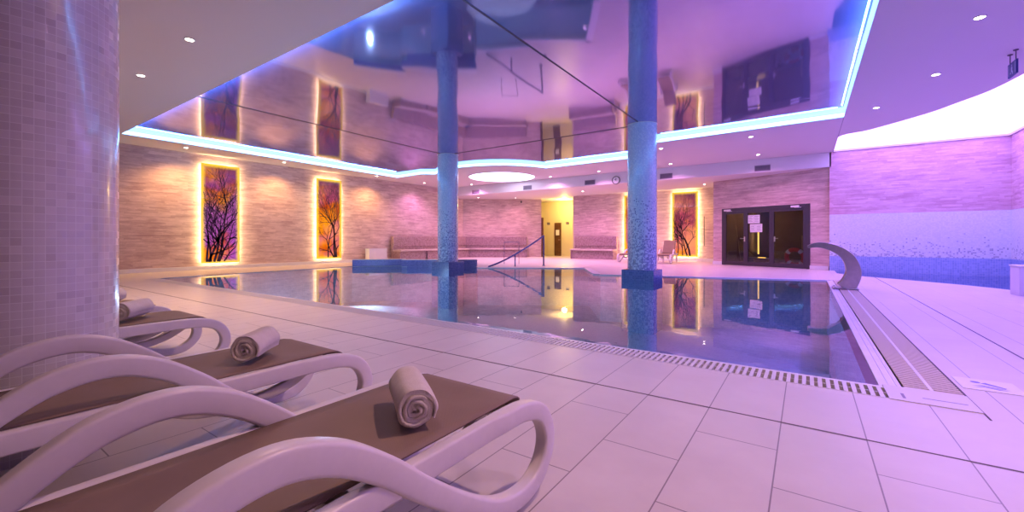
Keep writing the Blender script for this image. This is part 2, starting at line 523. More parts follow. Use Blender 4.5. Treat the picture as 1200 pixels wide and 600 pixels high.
# glossy stretch ceiling: three sheets with seams over the column lines
mem = MB()
def sheet(x0, x1, y0, y1, sag, nx=16, ny=16):
    vs = []
    for j in range(ny + 1):
        for i in range(nx + 1):
            u, v = i / nx, j / ny
            vs.append((x0 + (x1 - x0) * u, y0 + (y1 - y0) * v, ZM - sag * 16 * u * (1 - u) * v * (1 - v)))
    mem.add(vs, [(j * (nx + 1) + i, j * (nx + 1) + i + 1, (j + 1) * (nx + 1) + i + 1, (j + 1) * (nx + 1) + i) for j in range(ny) for i in range(nx)])
for xa, xb, s1 in ((-15.6, -10.4, .01), (-10.4, -3.5, .035), (-3.5, 1.2, .012)):
    sheet(xa, xb, 2.6, 10.95, s1); sheet(xa, xb, 10.95, 15.2, .004)
struct(mem.build('ceiling_glossy', M['membrane'], fix=False, smooth=30))
sm = MB()
for x in (-10.4, -3.5): sm.box((x - .006, 3.1, ZM - .012), (x + .006, 11.0, ZM + .01))
sm.box((-10.4, 10.945, ZM - .012), (-3.5, 10.957, ZM + .01))
struct(sm.build('trim_7', M['joint']))
struct(MB().box((.712, 12.52, ZC - .004), (.722, YF, ZC + .01)).build('trim_8', M['grey']))
# LED ribbon round the recess
led = thing('cove_light', 'bright blue-white light strip running round the recessed glossy ceiling above the pool', 'light strip', (0, 0, ZC))
cog = Vector((-6.5, 8))
def grow(k): return [(a + math.copysign(min(abs(a - cog.x) * .05, k), a - cog.x), b + math.copysign(min(abs(b - cog.y) * .05, k), b - cog.y)) for a, b in COFF]
CO2 = grow(.09); nC = len(COFF)
MB().add([(a, b, .012) for a, b in COFF] + [(a, b, ZM - ZC - .004) for a, b in CO2], [(i, (i + 1) % nC, nC + (i + 1) % nC, nC + i) for i in range(nC)]).build('diffuser', M['e_led'], led, fix=False)
MB().skirt([(a, b) for a, b in COFF], -.004, .012).build('lip', M['rim'], led, fix=False)
# luminous panel
lp = thing('ceiling_lamp', 'huge glowing white curved ceiling panel above the small pool', 'ceiling light', (0, 0, ZC))
MB().flat([LUMC], .055).build('diffuser', M['e_panel'], lp, fix=False)

# walls
def wallbox(name, a, b, z0, z1, mat, th=.2, side=1, openings=(), zs=None):
    """vertical wall between plan points a->b; thickness goes to `side` of the direction; openings (u0,u1,z0,z1)"""
    A, B = Vector(a), Vector(b); d = (B - A); L = d.length; d.normalize(); n = Vector((-d.y, d.x)) * side
    mt = Matrix(((d.x, n.x, 0, A.x), (d.y, n.y, 0, A.y), (0, 0, 1, 0), (0, 0, 0, 1)))
    w = MB()
    if openings:
        u = 0
        for (u0, u1, o0, o1) in openings:
            w.box((u, 0, z0), (u0, th, z1), mat=mt)
            w.box((u0, 0, o1), (u1, th, z1), mat=mt)
            if o0 > z0: w.box((u0, 0, z0), (u1, th, o0), mat=mt)
            u = u1
        w.box((u, 0, z0), (L, th, z1), mat=mt)
    else:
        if zs:
            for (za, zb, mi) in zs: w.box((0, 0, za), (L, th, zb), mi, mat=mt)
        else: w.box((0, 0, z0), (L, th, z1), mat=mt)
    return struct(w.build(name, mat)), mt, L
wallbox('wall_left', (XL, YB), (XL, 19.0), 0, 3.9, M['stone'], .25, 1)
wallbox('wall_left_far', (XL, 18.9), (-12.8, 21.5), 0, 3.45, M['stone'], .2, 1)
wallbox('wall_far', (-10.45, YW), (-3.2, YW), 0, 3.45, M['stone'], .2, 1)
DA, DB = (-3.15, 19.1), (.62, 17.46)
DL = (Vector(DB) - Vector(DA)).length
D0, D1, DH = .385, 3.55, 2.24
_, DM, _ = wallbox('wall_doors', DA, DB, 0, 3.45, M['stone'], .2, 1, [(D0, D1, 0, DH)])
wallbox('wall_return', DA, (-3.35, YW), 0, 3.45, M['stone'], .15, -1)
M['stone_magenta_lit'] = mk_stone('split_stone_magenta_lit', (.66, .36, .46), (.90, .62, .72), (.46, .20, .30))  # split stone with the magenta light tinted into its colour
ZS3 = [(-.9, .475, 0), (.475, 1.82, 1), (1.82, 3.93, 2)]
wallbox('wall_right_far', (.62, YF), (XR + .02, YF), 0, 3.8, [M['band'], M['speck'], M['stone_magenta_lit']], .2, 1, zs=ZS3)
wallbox('wall_right', (XR, YF + .02), (XR, YB), 0, 3.8, [M['band'], M['speck'], M['stone_magenta_lit']], .2, 1, zs=ZS3)
wallbox('wall_back', (XR, YB), (XL, YB), 0, 3.9, M['back_stone'], .2, 1)
# corridor beyond the opening
cw = MB()
cw.box((-15.0, 23.5, 0), (-10.3, 23.65, 3.45)); cw.box((-10.60, YW + .2, 0), (-10.45, 23.5, 3.45)); cw.box((-15.0, 21.9, 0), (-14.85, 23.5, 3.45))
struct(cw.build('wall_corridor', M['corridor']))
# low bases along the walls
struct(MB().box((XL, YB, 0), (XL + .07, 13.4, .12)).build('baseboard_left', M['white_deck'], bevel=.006))
struct(MB().box((-7.9, YW - .06, 0), (-3.36, YW, .15)).build('baseboard_far', M['white_deck'], bevel=.006))
bb = MB(); bb.box((0, -.05, 0), (D0, 0, .13), mat=DM); bb.box((D1, -.05, 0), (DL, 0, .13), mat=DM)
struct(bb.build('baseboard_doors', M['white_deck'], bevel=.006))

# ------------------------------------------------------------------ glazed door
def local(name, mb, mat, parent=None, **k):
    o = mb.build(name, mat, parent, **k)
    return o
dr = bpy.data.objects.new('door_1', None); COL.objects.link(dr); dr.matrix_world = DM @ Matrix.Translation((D0, 0, 0)); struct(dr, 'dark framed three-leaf glass door in the stone wall')
DW = D1 - D0
f = MB()
f.box((0, -.03, 0), (.11, .1, DH)); f.box((DW - .11, -.03, 0), (DW, .1, DH)); f.box((.11, -.03, DH - .12), (DW - .11, .1, DH)); 
f.build('frame', M['frame_dark'], dr, bevel=.006)
leaves = [(.11, .98), (.98, 1.93), (1.93, DW - .11)]
for i, (a, b) in enumerate(leaves):
    lf = MB(); w = .10
    lf.box((a, -.015, .01), (a + w * .6, .05, DH - .12)); lf.box((b - w, -.015, .01), (b, .05, DH - .12))
    lf.box((a + w * .6, -.015, .01), (b - w, .05, .16)); lf.box((a + w * .6, -.015, DH - .22), (b - w, .05, DH - .12))
    lo_ = lf.build('door_leaf', M['frame_dark'], dr, bevel=.005)
    MB().box((a + w * .6, .012, .16), (b - w, .02, DH - .22)).build('pane', M['glass'], lo_)
for u, sgn in ((.92, -1), (2.02, 1)):
    h = MB(); h.tube([(u, -.015, 1.05), (u, -.07, 1.05)], .012); h.tube([(u, -.07, 1.05), (u + sgn * .14, -.07, 1.05)], .012)
    h.box((u - .025, -.022, .93), (u + .025, -.014, 1.12)); h.lathe([(.02, 0), (.02, .012)], 12, (u, -.03, .96))
    h.build('handle', M['steel'], dr, smooth=40)
for u in (.25, 2.72):
    c = MB(); c.box((u - .13, -.09, DH - .105), (u + .13, -.03, DH - .04)); c.box((u - .02, -.08, DH - .125), (u + .2, -.06, DH - .105))
    c.build('door_closer', M['rim'], dr, bevel=.006)
# notices taped on the middle leaf
def onwall(mb, name, mat, label, cat, group, u, z, y=.005, **k):
    o = mb.build(name, mat, **k); o.matrix_world = DM @ Matrix.Translation((D0 + u, y, z)); return tag(o, label, cat, group)
nl = [(1.14, 1.78, 'upper left white paper notice taped on the middle glass door'), (1.37, 1.78, 'upper right white paper notice taped on the middle glass door'),
      (1.23, 1.44, 'lower left white paper notice taped on the middle glass door'), (1.46, 1.44, 'lower right white paper notice taped on the middle glass door')]
for u, z, lb in nl:
    p = MB(); p.box((-.112, 0, -.155), (.112, .004, .155))
    for k in range(5): p.box((-.08, -.001, .10 - k * .048), (.08 - .03 * (k % 2), 0, .112 - k * .048), 1)
    onwall(p, 'paper_notice', [M['paper'], M['ink']], lb, 'notice', 'paper notices on the glass door', u, z, .004)
# dim room behind the glass
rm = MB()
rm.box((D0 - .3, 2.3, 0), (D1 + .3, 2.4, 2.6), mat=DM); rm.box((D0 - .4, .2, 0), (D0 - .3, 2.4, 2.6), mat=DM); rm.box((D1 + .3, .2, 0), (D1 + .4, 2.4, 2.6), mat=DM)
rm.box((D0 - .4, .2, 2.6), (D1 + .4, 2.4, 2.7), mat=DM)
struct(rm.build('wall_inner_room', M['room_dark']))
ls = MB().box((-.02, -.02, 0), (.02, .02, 1.06)); o = ls.build('lamp', M['e_amber']); o.name = 'strip_lamp'
o.matrix_world = DM @ Matrix.Translation((D0 + .42, 1.9, .40)); tag(o, 'thin upright amber light glowing behind the middle glass door', 'lamp')
ls = MB().box((0, -.02, 0), (.30, .02, .03)); o = ls.build('light_bar', M['e_amber'])
o.matrix_world = DM @ Matrix.Translation((D0 + .46, 1.8, .246)); tag(o, 'low flat amber light bar behind the middle glass door', 'lamp')
pm = thing('low_shelf', 'dark low shelf inside the room behind the glass doors', 'shelf', DM @ Vector((D0 + .05, 1.55, 0)), math.atan2(DB[1] - DA[1], DB[0] - DA[0]))
MB().box((0, 0, .20), (2.6, .5, .245)).build('board', M['wood_dark'], pm, bevel=.005)
for u in (.05, 1.3, 2.5): MB().box((u, .05, 0), (u + .06, .45, .20)).build('leg', M['wood_dark'], pm)
mp = MB(); mp.tube([(0, 0, .02), (-.22, .0, 1.55)], .013); mp.box((-.12, -.03, 0), (.14, .03, .05))
o = mp.build('broom', M['wood_pale'], smooth=40); o.matrix_world = DM @ Matrix.Translation((D0 + .50, .5, 0)); tag(o, 'pale long-handled broom leaning behind the left glass door', 'broom')
lb = thing('lifebuoy', 'red and white lifebuoy ring behind the right glass door', 'lifebuoy')
lb.matrix_world = DM @ Matrix.Translation((D0 + 2.50, .42, .37)) @ Matrix.Rotation(math.radians(8), 4, 'X')
def torus(mb, R, r, a0, a1, n=14, m=10):
    vs = []
    for i in range(n + 1):
        a = a0 + (a1 - a0) * i / n
        for k in range(m):
            b = 2 * PI * k / m; rad = R + r * math.cos(b); vs.append((rad * math.cos(a), r * math.sin(b), rad * math.sin(a)))
    mb.add(vs, [(i * m + k, i * m + (k + 1) % m, (i + 1) * m + (k + 1) % m, (i + 1) * m + k) for i in range(n) for k in range(m)])
    return mb
torus(MB(), .28, .075, 0, 2 * PI, 40).build('ring', M['red'], lb, smooth=60)
for k in range(4):
    a = PI / 4 + k * PI / 2; torus(MB(), .28, .079, a - .2, a + .2, 5).build('band', M['paper'], lb, smooth=60)
o = MB().box((-.045, -.045, 0), (.045, .045, 1.15)).build('wooden_post', M['wood_pale'], bevel=.005)
o.matrix_world = DM @ Matrix.Translation((D0 + 2.68, .62, 0)); tag(o, 'pale wooden post beside the lifebuoy behind the right glass door', 'post')

# corridor doors and small signs
d2 = bpy.data.objects.new('door_2', None); COL.objects.link(d2); d2.location = (-13.0, 23.49, 0); struct(d2, 'brown door with a white notice in the yellow corridor')
MB().box((0, -.05, 0), (.46, 0, 2.06)).build('door_leaf', M['wood_dark'], d2, bevel=.004)
MB().box((.10, -.056, 1.28), (.34, -.05, 1.62)).build('sign_plate', M['paper'], d2)
hh = MB(); hh.tube([(.40, -.05, 1.0), (.40, -.10, 1.0), (.30, -.10, 1.0)], .011); hh.build('handle', M['steel'], d2, smooth=40)
d3 = bpy.data.objects.new('door_3', None); COL.objects.link(d3); d3.location = (-12.77, 21.48, 0); struct(d3, 'dark brown door edge at the left of the corridor opening')
MB().box((-.02, 0, 0), (.11, .06, 2.3)).build('door_leaf', M['wood_dark'], d3, bevel=.004)
for x, z, lb_ in ((-13.45, 2.02, 'small dark plate on the yellow corridor wall left of the brown door'), (-12.1, 2.02, 'small dark plate on the yellow corridor wall right of the brown door')):
    s_ = MB(); s_.box((-.09, -.03, -.07), (.09, 0, .07)); s_.box((-.075, -.034, -.055), (.075, -.03, .055), 1); s_.box((-.09, -.08, .05), (.09, 0, .065))
    o = s_.build('wall_sign', [M['black'], M['grey']]); o.location = (x, 23.5, z); tag(o, lb_, 'sign', 'small plates on the corridor wall')
o = MB().box((-.012, -.05, 0), (.012, -.02, 1.35)).box((-.012, -.05, 1.3), (.012, 0, 1.33)).box((-.012, -.05, .03), (.012, 0, .06)).build('wall_bar', M['frame_dark'])
o.location = (-3.84, YW, .72); tag(o, 'slim dark upright bar on the wall right of the tree panel', 'bar')

# ------------------------------------------------------------------ back-lit tree panels
def branches(rng, w, h, style):
    segs = []
    def grow(x, z, a, L, r, depth):
        n = 4
        for _ in range(n):
            a += rng.uniform(-.17, .17)
            x2, z2 = x + math.sin(a) * L / n, z + math.cos(a) * L / n
            if abs(x2) > w / 2 - .045 or not .04 < z2 < h - .05: return
            segs.append((x, z, x2, z2, r, r * .88)); x, z, r = x2, z2, r * .88
            if depth < 4 and rng.random() < .62:
                grow(x, z, a + rng.choice((-1, 1)) * rng.uniform(.4, .85), L * rng.uniform(.55, .8), r * .68, depth + 1)
        if depth < 5:
            for sgn in (-1, 1): grow(x, z, a + sgn * rng.uniform(.2, .55), L * rng.uniform(.6, .85), r * .72, depth + 1)
    for (x, a, L, r) in style: grow(x, .05, a, L, r * 1.3, 0)
    return segs
def tree_panel(label, loc, rz, w, h, purple, seed, style):
    t = thing('backlit_picture', label, 'wall panel', loc, rz, 'backlit tree panels')
    # local: x across, -y towards the room, z up
    MB().box((-w / 2, -.085, 0), (w / 2, -.072, h)).build('printed_glass', mk_art('tree_print_%d' % seed, w, h, purple, seed), t)
    e = MB()
    for a, b in (((-w / 2 - .008, -.088, 0), (-w / 2, -.066, h)), ((w / 2, -.088, 0), (w / 2 + .008, -.066, h)), ((-w / 2, -.088, -.008), (w / 2, -.066, 0)), ((-w / 2, -.088, h), (w / 2, -.066, h + .008))): e.box(a, b)
    e.build('edge_trim', M['panel_edge'], t)
    g = MB(); i = .03
    for a, b in (((-w / 2 + i, -.066, i), (-w / 2 + i + .02, -.02, h - i)), ((w / 2 - i - .02, -.066, i), (w / 2 - i, -.02, h - i)), ((-w / 2 + i, -.066, i), (w / 2 - i, -.02, i + .02)), ((-w / 2 + i, -.066, h - i - .02), (w / 2 - i, -.02, h - i))): g.box(a, b)
    g.build('light_strip', M['e_warm'], t)
    for sx in (-.3, .3):
        for sz in (.25, .75): MB().tube([(sx * w, -.072, sz * h), (sx * w, .03, sz * h)], .015, 8).build('standoff', M['steel'], t)
    rng = random.Random(seed); b = MB()
    for (x, z, x2, z2, r, r2) in branches(rng, w, h, style):
        d = Vector((x2 - x, z2 - z)); 
        if d.length < 1e-4: continue
        d.normalize(); n = Vector((-d.y, d.x)); e2 = d * r * .5
        q = [(x + n.x * r - e2.x, z + n.y * r - e2.y), (x - n.x * r - e2.x, z - n.y * r - e2.y), (x2 - n.x * r2 + e2.x, z2 - n.y * r2 + e2.y), (x2 + n.x * r2 + e2.x, z2 + n.y * r2 + e2.y)]
        b.add([(px, -.087, pz) for px, pz in q] + [(px, -.0845, pz) for px, pz in q], [(0, 1, 2, 3), (0, 4, 5, 1), (1, 5, 6, 2), (2, 6, 7, 3), (3, 7, 4, 0)])
    b.build('tree_silhouette', M['twig'], t)
    return t
fan = [(-.36, .45, .95, .032), (-.2, .35, 1.0, .03), (-.05, .5, .8, .028), (-.42, .1, 1.2, .026), (.1, .7, .6, .02), (-.3, .05, 1.7, .026), (-.1, .1, 1.9, .024)]
tree_panel('tall glowing tree panel on the left wall with violet patches, nearest the big pale column', (XL + .03, 6.29, .225), PI / 2, 1.14, 3.32, .8, 3, fan)
tree_panel('tall glowing amber tree panel on the left wall, farther from the pale column', (XL + .03, 10.31, .225), PI / 2, 1.11, 3.30, .30, 5, [(.26, -.16, 1.3, .036), (.33, .05, 1.2, .028), (.2, -.5, .8, .024), (-.05, .02, 1.5, .02)])
tree_panel('tall glowing orange tree panel on the far wall beside the dark glass doors', (-4.66, YW - .03, .225), 0, 1.12, 3.0, .25, 8, [(.22, -.05, 1.0, .034), (.10, -.4, .9, .024), (-.32, .08, 1.2, .02), (-.1, .0, 1.3, .018)])
tree_panel('glowing tree panel on the far wall mostly hidden behind a speckled column', (-7.0, YW - .03, .225), 0, 1.12, 3.0, .3, 11, [(.1, 0., 1.0, .03), (-.2, .2, .9, .02)])

# ------------------------------------------------------------------ columns
def column(label, x, y, r, mat, plinth=None, z0=0.):
    t = thing('mosaic_column', label, 'column', (x, y, z0)); t['kind'] = 'thing'
    top = (ZM - .002 if plinth else ZC - .012) - z0
    MB().lathe([(r, 0), (r, top)], 64).build('shaft', mat, t, smooth=40)
    if plinth:
        px, py, pz = plinth
        MB().box((-px / 2, -py / 2, 0), (px / 2, py / 2, pz - z0)).build('plinth', M['plinth'], t, bevel=.01)
    MB().lathe([(r + .012, top - .02), (r + .012, top)], 64, caps=False).build('collar', M['rim'], t, smooth=40)
    return t
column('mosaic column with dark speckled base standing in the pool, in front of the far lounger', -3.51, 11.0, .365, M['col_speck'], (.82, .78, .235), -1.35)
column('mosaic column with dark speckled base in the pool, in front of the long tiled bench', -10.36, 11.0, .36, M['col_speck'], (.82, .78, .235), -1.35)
column('big pale mosaic column standing among the sun loungers', -3.21, .345, .36, M['col_pale'])

# ------------------------------------------------------------------ benches
def bench(label, segs, endcaps):
    t = thing('tiled_bench', label, 'bench', (0, 0, 0))
    bk, seat, base = MB(), MB(), MB()
    for a, b in segs:
        A, B = Vector(a), Vector(b); d = (B - A); L = d.length; d.normalize(); n = Vector((d.y, -d.x))     # n: into the room
        mt = Matrix(((d.x, n.x, 0, A.x), (d.y, n.y, 0, A.y), (0, 0, 1, 0), (0, 0, 0, 1)))
        bk.box((0, .005, 0), (L, .16, 1.18), mat=mt); bk.box((0, .15, .66), (L, .19, 1.18), mat=mt)
        seat.box((0, .16, .44), (L, .72, .52), mat=mt)
        base.box((0, .16, 0), (L, .60, .44), 0, mat=mt)
        k = max(1, int(L / 1.6))
        for i in range(k + 1): base.box((max(0, L * i / k - .03), .60, 0), (min(L, L * i / k + .03), .68, .44), 0, mat=mt)
    bk.build('backrest', M['bench_tile'], t, bevel=.02)
    seat.build('seat', M['bench_seat'], t, bevel=.015); base.build('base', M['bench_tile'], t)
    return t
bench('long tiled bench around the far left corner behind the pool', [((XL + .08, 13.55), (XL + .08, 18.95)), ((-16.45, 19.0), (-13.5, 21.02))], 0)
b2 = bench('short tiled bench against the far wall right of the yellow corridor', [((-10.30, YW), (-7.95, YW))], 0)
# raised tiled curbs at the pool corner
def curb(label, a, b, w, h):
    A, B = Vector(a), Vector(b); d = (B - A); L = d.length; d.normalize(); n = Vector((-d.y, d.x))
    mt = Matrix(((d.x, n.x, 0, A.x), (d.y, n.y, 0, A.y), (0, 0, 1, 0), (0, 0, 0, 1)))
    t = thing('pool_curb', label, 'low wall')
    MB().box((0, 0, -.3), (L, w, h), mat=mt).build('body', M['curb'], t)
    MB().box((-.01, -.015, h), (L + .01, w + .01, h + .02), mat=mt).build('coping', M['white_deck'], t, bevel=.005)
curb('low blue tiled pool wall in front of the white box', (-14.1, 9.76), (-12.80, 11.22), .35, .235)
curb('low tiled pool wall behind the column, in front of the long bench', (-12.5, 10.76), (-10.2, 12.40), .35, .235)
o = MB().box((0, 0, 0), (.28, 1.0, .57)).box((-.0, -.01, .57), (.29, 1.01, .60)).build('storage_box', M['white_deck'], bevel=.01)
o.location = (XL + .09, 12.1, 0); tag(o, 'white low box against the left wall behind the blue pool wall', 'box')
# white low wall at the small pool
lw = thing('low_wall', 'white low wall at the near end of the small pool', 'low wall', (3.1, 11.3, 0))
MB().box((0, 0, 0), (1.5, .42, .52)).build('body', M['plaster'], lw); MB().box((-.015, -.015, .52), (1.5, .435, .545)).build('coping', M['white_deck'], lw, bevel=.005)

# ------------------------------------------------------------------ handrails
def rail(label, top, bottom, zt, r, posts):
    t = thing('handrail', label, 'handrail', (top[0], top[1], 0), 0)
    T, B = Vector((0, 0, zt)), Vector((bottom[0] - top[0], bottom[1] - top[1], 0))
    pts = []
    for i in range(15):
        k = i / 14; p = T.lerp(B, k); p.z = zt * (1 - k) ** 1.35 - .35 * max(0, k - .93) / .07 * .6; pts.append(p)
    MB().tube(pts, r, 10).build('rail', M['chrome'], t, smooth=60)
    MB().tube([(0, 0, 0), (0, 0, zt + .02)], r, 10).lathe([(r * 2.2, 0), (r * 2.2, .015)], 16).build('post', M['chrome'], t, smooth=40)
    for k in posts:
        p = pts[int(k * 14)]; MB().tube([(p.x, p.y, -.6), (p.x, p.y, p.z)], r * .8, 8).build('post', M['chrome'], t, smooth=40)
rail('dark curved handrail running down into the pool at the steps', (-8.35, 14.2), (-9.55, 12.05), 1.15, .032, [.52])
o = thing('railing', 'short thin chrome railing standing on the far deck behind the pool steps', 'railing', (-10.3, 14.3, 0))
MB().tube([(0, 0, 0), (0, 0, .9)], .011, 8).build('post', M['chrome'], o, smooth=40); MB().tube([(.5, .35, 0), (.5, .35, .9)], .011, 8).build('post', M['chrome'], o, smooth=40)
MB().tube([(0, 0, .9), (.5, .35, .9)], .011, 8).build('rail', M['chrome'], o, smooth=40)

# ------------------------------------------------------------------ swan-neck fountain
fo = thing('fountain', 'curved steel swan-neck fountain arching over the right pool edge', 'fountain', (.66, 11.05, .008))
pth = smoothpath([(-.02, 0), (.06, .12), (.12, .30), (.10, .48), (.02, .65), (-.12, .78), (-.30, .86), (-.48, .885), (-.64, .84)], 6)
n = len(pth); vs = []; W2 = .17
for i, (x, z) in enumerate(pth):
    k = i / (n - 1); a = pth[max(i - 1, 0)]; b = pth[min(i + 1, n - 1)]
    d = Vector((b[0] - a[0], b[1] - a[1])).normalized(); nn = Vector((-d.y, d.x))
    h = (.15 + .0 * k) * (1 - k) ** .75 + .03; h = max(h, .022)
    w = W2
    for sx, sy in ((1, -1), (1, 1), (-1, 1), (-1, -1)): vs.append((x + nn.x * h * sx * .82, w * sy, z + nn.y * h * sx * .82))
fs = [(i * 4 + k, i * 4 + (k + 1) % 4, (i + 1) * 4 + (k + 1) % 4, (i + 1) * 4 + k) for i in range(n - 1) for k in range(4)]
fs += [(3, 2, 1, 0), tuple((n - 1) * 4 + k for k in range(4))]
MB().add(vs, fs).build('spout', M['steel'], fo, smooth=50, bevel=.006)
bp = MB().box((-.22, -.24, .0), (.20, .24, .018))
for sx in (-.18, .16):
    for sy in (-.2, .2): bp.lathe([(.018, .018), (.018, .032)], 8, (sx, sy, 0))
bp.build('base_plate', M['steel'], fo, bevel=.004)

# ------------------------------------------------------------------ gutters
g = MB(); x = -13.78
while x < .40:
    g.box((x, 3.56, -.03), (x + .024, 3.795, .003)); x += .046
g.box((-13.8, 3.55, -.03), (.44, 3.562, .002)); g.box((-13.8, 3.672, -.03), (.44, 3.682, .0))
g.box((-13.8, 3.785, -.03), (.44, 3.797, .002))
tag(g.build('gutter_grate', M['grate_w']), 'white slotted overflow grate along the near edge of the pool', 'grate')
g = thing('deck_grate', 'beige slatted grate beside the right edge of the pool', 'grate', (0, 0, 0))
for x0, x1 in ((.545, .672), (.69, .832)):
    for y0, y1 in ((3.87, 10.78), (11.32, 13.2)):
        s_ = MB(); y = y0
        s_.box((x0, y0, -.03), (x0 + .008, y1, -.004))
        while y + .026 < y1: s_.box((x0, y, -.03), (x1, y + .026, .003)); y += .044
        s_.build('slat_panel', M['grate_b'], g)
MB().box((.672, 3.87, -.03), (.69, 10.79, .004)).box((.672, 11.31, -.03), (.69, 13.2, .004)).build('divider', M['white_deck'], g)
o = MB().box((.43, 3.545, -.05), (.838, 3.865, .005)).box((.50, 3.60, .005), (.515, 3.70, .006), 1).box((.60, 3.66, .005), (.80, 3.667, .006), 1).build('corner_plate', [M['plate'], M['grey']])
tag(o, 'white corner plate where the two pool grates meet', 'plate')
# marker tile
mt_ = thing('floor_marker', 'pale floor tile with a blue pictogram beside the pool grate', 'floor sign', (1.02, 4.24, 0))
MB().box((-.15, -.15, -.01), (.15, .15, .004)).build('tile', M['mark_tile'], mt_)
pg = MB(); z0 = .0045
pg.flat([[(-.05 + .025 * math.cos(a * PI / 8), .05 + .025 * math.sin(a * PI / 8)) for a in range(16)]], z0)
pg.flat([[(-.03, .03), (.07, -.05), (.08, -.03), (.0, .06)]], z0); pg.flat([[(-.09, -.06), (-.03, -.04), (.03, -.07), (.09, -.06), (.03, -.05), (-.03, -.02)]], z0); pg.flat([[(-.09, -.09), (-.03, -.07), (.03, -.10), (.09, -.09), (.03, -.08), (-.03, -.055)]], z0)
pg.build('pictogram', M['mark_blue'], mt_, fix=False)

# ------------------------------------------------------------------ ceiling fittings
VL = [(-14.31, 'first air vent from the left wall on the lowered ceiling face'), (-11.07, 'second air vent from the left wall on the lowered ceiling face'),
      (-7.82, 'third air vent from the left wall, left of the clock'), (-4.56, 'fourth air vent from the left wall, right of the pool column'), (-1.27, 'air vent on the lowered ceiling face above the dark doors')]
for x, lb_ in VL:
    v = thing('air_vent', lb_, 'air vent', (x, YF, 3.52), 0, 'air vents on the lowered ceiling face')
    q = MB(); w, h = .24, .10
    for a, b in (((-w, -.02, -h), (w, 0, -h + .02)), ((-w, -.02, h - .02), (w, 0, h)), ((-w, -.02, -h), (-w + .02, 0, h)), ((w - .02, -.02, -h), (w, 0, h))): q.box(a, b)
    q.build('frame', M['grey'], v)
    MB().box((-w + .02, -.006, -h + .02), (w - .02, 0, h - .02)).build('backing', M['grey_d'], v)
    q = MB()
    for k in range(5): q.box((-w + .02, -.016, -.07 + k * .032), (w - .02, -.008, -.058 + k * .032))
    q.build('slats', M['grey'], v)
ck = thing('wall_clock', 'round dark-rimmed clock on the lowered ceiling face left of the pool column', 'clock', (-6.62, YF, 3.52))
R90 = Matrix.Rotation(PI / 2, 4, 'X')
def disc(name, prof, mat, parent, n=28):
    m = MB().lathe(prof, n); m.v = [tuple(R90 @ Vector(q)) for q in m.v]; return m.build(name, mat, parent, smooth=40)
fc = MB().lathe([(.15, 0), (.15, .02)], 28); fc.v = [tuple(R90 @ Vector(q)) for q in fc.v]
for k in range(12): fc.box((-.005, -.022, .125), (.005, -.02, .142), 1, mat=Matrix.Rotation(k * PI / 6, 4, 'Y'))
fc.build('face', [M['paper'], M['black']], ck)
m = MB().lathe([(.15, 0), (.15, .035), (.175, .03), (.175, 0)], 28, caps=False); m.v = [tuple(R90 @ Vector(q)) for q in m.v]; m.build('rim', M['black'], ck, smooth=40)
MB().box((-.008, -.026, -.02), (.008, -.022, .11)).build('minute_hand', M['black'], ck)
MB().box((-.01, -.024, -.01), (.01, -.021, .07), mat=Matrix.Rotation(math.radians(-60), 4, 'Y')).build('hour_hand', M['black'], ck)
cm = thing('security_camera', 'small black camera on the far left wall above the tiled bench', 'camera', (-13.72, 20.75, 3.2), math.radians(35))
MB().box((-.04, -.22, -.05), (.04, -.04, .04)).build('body', M['black'], cm, bevel=.01)
MB().tube([(0, .0, .06), (0, -.1, .03)], .018, 8).lathe([(.04, .05), (.04, .08)], 10).build('bracket', M['black'], cm)
sg = thing('hanging_sign', 'small blue pictogram sign hanging from the ceiling near the glowing panel', 'sign', (2.58, 9.64, ZC))
MB().box((-.012, -.16, -.36), (.012, .16, -.15)).build('board', M['sign_blue'], sg, bevel=.003)
s_ = MB()
for xs_ in (-.0135, .0125):
    s_.box((xs_, -.13, -.335), (xs_ + .001, -.115, -.175)); s_.box((xs_, .115, -.335), (xs_ + .001, .13, -.175)); s_.box((xs_, -.02, -.30), (xs_ + .001, .03, -.22)); s_.box((xs_, -.01, -.21), (xs_ + .001, .015, -.185)); s_.box((xs_, -.04, -.335), (xs_ + .001, -.015, -.29)); s_.box((xs_, .03, -.32), (xs_ + .001, .06, -.30))
s_.build('pictogram', M['sign_pale'], sg)
for y in (-.11, .11): MB().tube([(0, y, -.15), (0, y, 0)], .006, 6).lathe([(.03, -.012), (.03, 0)], 12, (0, y, 0)).build('hanger', M['grey_d'], sg)
rl = thing('round_ceiling_light', 'large round glowing ceiling light above the far deck', 'ceiling light', (-11.37, 15.6, ZC))
MB().lathe([(1.49, -.012), (1.49, 0)], 64).build('diffuser', M['e_round'], rl, smooth=40)
MB().lathe([(1.49, -.02), (1.54, -.02), (1.54, 0)], 64, caps=False).build('rim', M['rim'], rl, smooth=30)

def downlight(x, y, z, label, first=[None]):
    if first[0] is None:
        t = thing('downlight', label, 'downlight', (x, y, z), 0, 'small round recessed downlights')
        MB().lathe([(.052, -.006), (.052, 0)], 20).build('lens', M['e_down'], t)
        MB().lathe([(.052, -.010), (.068, -.010), (.072, 0)], 20, caps=False).build('ring', M['rim'], t, smooth=40)
        first[0] = t; return t
    return dup(first[0], (x, y, z), 0, label)
def spot(x, y, z, P, col, ang=130, aim=(0, 0, -1), rad=.06):
    l = bpy.data.lights.new('downlight_fill_beam', 'SPOT'); l.energy = P; l.color = col; l.spot_size = math.radians(ang); l.spot_blend = .8; l.shadow_soft_size = rad
    o = bpy.data.objects.new('downlight_fill_beam', l); COL.objects.link(o); o.location = (x, y, z - .03)
    o.rotation_euler = Vector(aim).to_track_quat('-Z', 'Y').to_euler(); return o
WARM, ROSE, PINK, MAG, VIO, NEAR = (1., .58, .36), (1., .52, .17), (1., .50, .68), (1., .36, .85), (.30, .15, 1.), (1., .58, .46)
